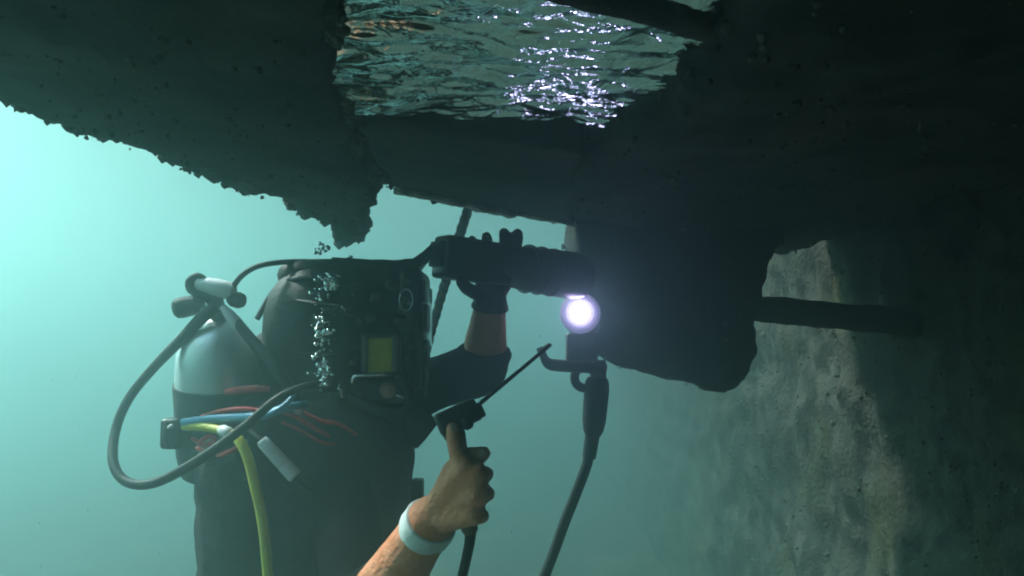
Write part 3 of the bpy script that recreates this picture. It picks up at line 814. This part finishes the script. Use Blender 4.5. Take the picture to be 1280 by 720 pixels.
# ------------------------------------------------------------------ electrode holder in the near hand
E = empty('electrode_holder', U(586, 670, 1.16))
tag(E, 'black electrode holder with a long thin rod in the bare right hand', 'electrode holder')
ga = U(568, 534, 1.158); gb_ = U(588, 668, 1.150)
gl_ = (gb_ - ga).length
lathe_o('grip', ga, gb_, [(0, 0.0130), (0.010, 0.0145), (0.04, 0.0135), (0.08, 0.0125), (gl_ - 0.02, 0.0120), (gl_ - 0.006, 0.012), (gl_, 0.008)], M['brown'], E, 18)
ha = U(547, 533, 1.15); hb = U(597, 510, 1.165)
hx = (hb - ha).normalized(); hy = Y.copy(); hy = (hy - hx * hy.dot(hx)).normalized(); hz_ = hx.cross(hy)
hh_ = rbox_o('holder_head', (ha + hb) / 2 + hz_ * 0.000, hx, hy, hz_, (hb - ha).length / 2 * 0.98, 0.017, PX(14.5, 1.16), M['plastic'], E, 0.006, 3)
rbox_o('jaw', hb - hx * 0.006 - hz_ * 0.004, hx, hy, hz_, 0.012, 0.013, 0.011, M['plastic'], hh_, 0.004, 3)
lathe_o('collar', U(562, 526, 1.158), U(569, 548, 1.158), [(0, 0.018), (0.010, 0.018), (0.018, 0.016), (0.024, 0.0145)], M['plastic'], E, 18)
lathe_o('trigger', U(580, 522, 1.145), U(588, 537, 1.140), [(0, 0.006), (0.006, 0.0085), (0.014, 0.0085), (0.018, 0.005)], M['plastic'], E, 14)
r0 = U(592, 511, 1.165); r1 = U(688, 431, 1.46)
lathe_o('electrode', r0, r1, [(0, 0.0022), (0.025, 0.0022), (0.026, 0.0034), ((r1 - r0).length - 0.002, 0.0034), ((r1 - r0).length, 0.002)], M['rod'], E, 10)
hose('cable', [(U(588, 664, 1.15), 0.0085), (U(587, 678, 1.15), 0.0075), (U(583, 698, 1.15), 0.0072), (U(574, 740, 1.17), 0.0072), (U(560, 820, 1.22), 0.0072), (U(520, 960, 1.4), 0.0072)], M['rubber'], E)

# ------------------------------------------------------------------ lit lamp on a cabled handle
W_ = empty('work_lamp', U(745, 545, 2.05))
tag(W_, 'lit lamp with dark handle and cable in front of the black block', 'lamp')
lc = U(725, 391, 2.02); ldir = Vector((-0.10, -1.0, 0.10)).normalized()
lathe_o('lamp_head', lc - ldir * 0.10, lc + ldir * 0.004, [(0, 0.014), (0.006, 0.024), (0.04, 0.030), (0.07, 0.037), (0.096, 0.041), (0.104, 0.041), (0.104, 0.036), (0.094, 0.035)], M['housing'], W_, 30)
bm = bmesh.new(); lathe(bm, lc - ldir * 0.008, lc + ldir, [(0, 0.031), (0.006, 0.031), (0.016, 0.027), (0.024, 0.018), (0.028, 0.003)], 28, sx=0.92, sy=1.08)
build('lens', bm, M['lens'], W_)['label'] = 'glowing white lamp lens'
for nm, r0_, r1_, z0_, mm in (('inner_bloom', 0.026, 0.0375, 0.004, 'glow1'), ('middle_bloom', 0.0375, 0.0440, 0.001, 'glow2'), ('outer_bloom', 0.044, 0.051, -0.003, 'glow3')):  # rings added as painted bloom, glow stepped down outwards
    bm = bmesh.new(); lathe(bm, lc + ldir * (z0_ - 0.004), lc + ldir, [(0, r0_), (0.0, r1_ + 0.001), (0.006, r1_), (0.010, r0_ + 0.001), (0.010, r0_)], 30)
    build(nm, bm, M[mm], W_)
rbox_o('neck', U(727, 436, 2.07), X, Y, Z, PX(20, 2.07), 0.018, PX(20, 2.07), M['steel'], W_, 0.010, 3)
hka = hose('hook_arm', [(U(757, 462, 2.05), 0.0155), (U(735, 459, 2.045), 0.0155), (U(700, 457, 2.04), 0.0155), (U(687, 455, 2.04), 0.0145), (U(681, 449, 2.04), 0.011), (U(678, 441, 2.04), 0.0085), (U(675, 434, 2.04), 0.006)], M['plastic'], W_)
hose('hook_tip', [(U(671, 438, 2.04), 0.005), (U(679, 436, 2.04), 0.006), (U(687, 430, 2.04), 0.004)], M['plastic'], hka)
bm = bmesh.new()
for a in range(1):
    cc = U(731, 472, 2.05)
    tube(bm, [(*(cc + Vector((math.cos(k / 20 * 2 * math.pi) * PX(13, 2.05), 0, math.sin(k / 20 * 2 * math.pi) * PX(13, 2.05)))), 0.0115) for k in range(21)], 10, 2)
build('guard_ring', bm, M['plastic'], W_)
rbox_o('bracket', U(749, 468, 2.055), X, Y, Z, PX(8, 2.05), 0.02, PX(18, 2.05), M['plastic'], W_, 0.006, 3)
lathe_o('handle', U(747, 472, 2.05), U(741, 545, 2.05), [(0, 0.024), (0.010, 0.030), (0.03, 0.032), (0.07, 0.0315), (0.11, 0.030), (0.135, 0.026), (0.149, 0.019)], M['rubber'], W_, 22)
lathe_o('strain_relief', U(741, 540, 2.05), U(736, 574, 2.05), [(0, 0.019), (0.02, 0.0185), (0.05, 0.018), (0.066, 0.0175), (0.070, 0.012)], M['rubber'], W_, 18)
hose('cable', [(U(737, 565, 2.05), 0.0135), (U(733, 582, 2.05), 0.0135), (U(722, 612, 2.05), 0.0135), (U(706, 652, 2.04), 0.0135), (U(690, 696, 2.03), 0.0135), (U(660, 770, 2.0), 0.0135), (U(600, 900, 1.95), 0.0135), (U(520, 1100, 1.9), 0.0135)], M['rubber'], W_, n=10)
# clamp that fixes the lamp to the block behind
hose('clamp_arm', [(U(728, 440, 2.08), 0.014), (U(735, 425, 2.16), 0.014), (U(742, 410, 2.28), 0.014), (U(746, 405, 2.40), 0.014)], M['steel'], W_)

# ------------------------------------------------------------------ power tool in the raised hand
T = empty('power_tool', U(630, 330, 1.82))
tag(T, 'black hand tool gripped by the raised gloved hand', 'hand tool')
ta = U(549, 320, 1.77); tc = U(726, 346, 1.98)
tx = (tc - ta).normalized(); ty = (Y - tx * Y.dot(tx)).normalized(); tz = tx.cross(ty)
def onax(px_): return ta + (tc - ta) * ((px_ - 549) / 177)
bm = bmesh.new(); c = (onax(549) + onax(628)) / 2 - tz * 0.0
rbox(bm, c, tx, ty, tz, (onax(628) - onax(549)).length / 2, 0.036, PX(26.5, 1.8), 0.012, 3)
sharp(build('motor_housing', bm, M['plastic'], T), 40)
rbox_o('end_cap', onax(547) + tz * 0.004, tx, ty, tz, 0.008, 0.026, PX(16, 1.77), M['rubber'], T, 0.005, 3)
brl = lathe_o('barrel', onax(615), onax(730), [(0, 0.040), (0.02, 0.046), (0.06, 0.050), (0.10, 0.053), (0.15, 0.056), (0.22, 0.058), (0.25, 0.052), (0.255, 0.03)], M['plastic'], T, 32)
for q in (652, 668, 684):
    lathe_o('cooling_fin', onax(q), onax(q) + tx, [(0, 0.05), (0.0, 0.0575), (0.004, 0.0585), (0.008, 0.0575), (0.008, 0.05)], M['plastic'], brl, 32)
lathe_o('nozzle', onax(545), onax(538), [(0, 0.010), (0.006, 0.012), (0.012, 0.011), (0.014, 0.006)], M['steel'], T, 14)

# ------------------------------------------------------------------ bubbles leaking round the helmet
rn = random.Random(21)
bl = Lumps()
def bubble(c, r):
    bl.add(c, (r * rn.uniform(.8, 1.3), r, r * rn.uniform(.7, 1.1)), 2, r * 0.12, rn)
for _ in range(90):
    y = rn.uniform(345, 495)
    bubble(U(404 + rn.gauss(0, 9), y, 1.595 + (0.03 if y < 375 else 0)), 0.0012 + 0.0055 * rn.random() ** 3)
for _ in range(16): bubble(U(413 + rn.gauss(0, 7), 356 + rn.gauss(0, 8), 1.62), rn.uniform(0.0018, 0.0045))
for (bx, by, n_, sp_) in ((413, 351, 14, 5), (416, 358, 8, 4), (399, 407, 10, 3), (404, 418, 6, 4), (402, 459, 12, 4), (408, 466, 6, 3), (405, 478, 8, 4)):
    for _ in range(n_): bubble(U(bx + rn.gauss(0, sp_), by + rn.gauss(0, sp_), 1.598 if by > 380 else 1.625), 0.002 + 0.0065 * rn.random() ** 1.5)
for _ in range(14): bubble(U(rn.uniform(400, 432), 386 + rn.gauss(0, 3), 1.598), rn.uniform(0.001, 0.0024))
for _ in range(12): bubble(U(407 + rn.gauss(0, 7), 312 + rn.gauss(0, 5), 1.72), rn.uniform(0.002, 0.0055))
for _ in range(6): bubble(U(437 + rn.gauss(0, 4), 320 + rn.gauss(0, 3), 1.72), rn.uniform(0.002, 0.004))
for _ in range(10): bubble(U(533 + rn.gauss(0, 4), 438 + rn.gauss(0, 6), 1.70), rn.uniform(0.0012, 0.003))
tag(bl.build('bubbles', M['bubble']), 'small silvery air bubbles streaming up beside the helmet', kind='stuff')
# suspended silt
sl = Lumps()
for _ in range(320):
    d = rn.uniform(0.9, 2.6)
    c = U(rn.uniform(0, 1280), rn.uniform(0, 720), d)
    if c.z > 0.30: continue
    r = rn.uniform(0.0003, 0.0008); sl.add(c, (r, r, r), 1, 0, rn)
tag(sl.build('silt', M['crust']), 'fine pale silt specks drifting in the water', kind='stuff')
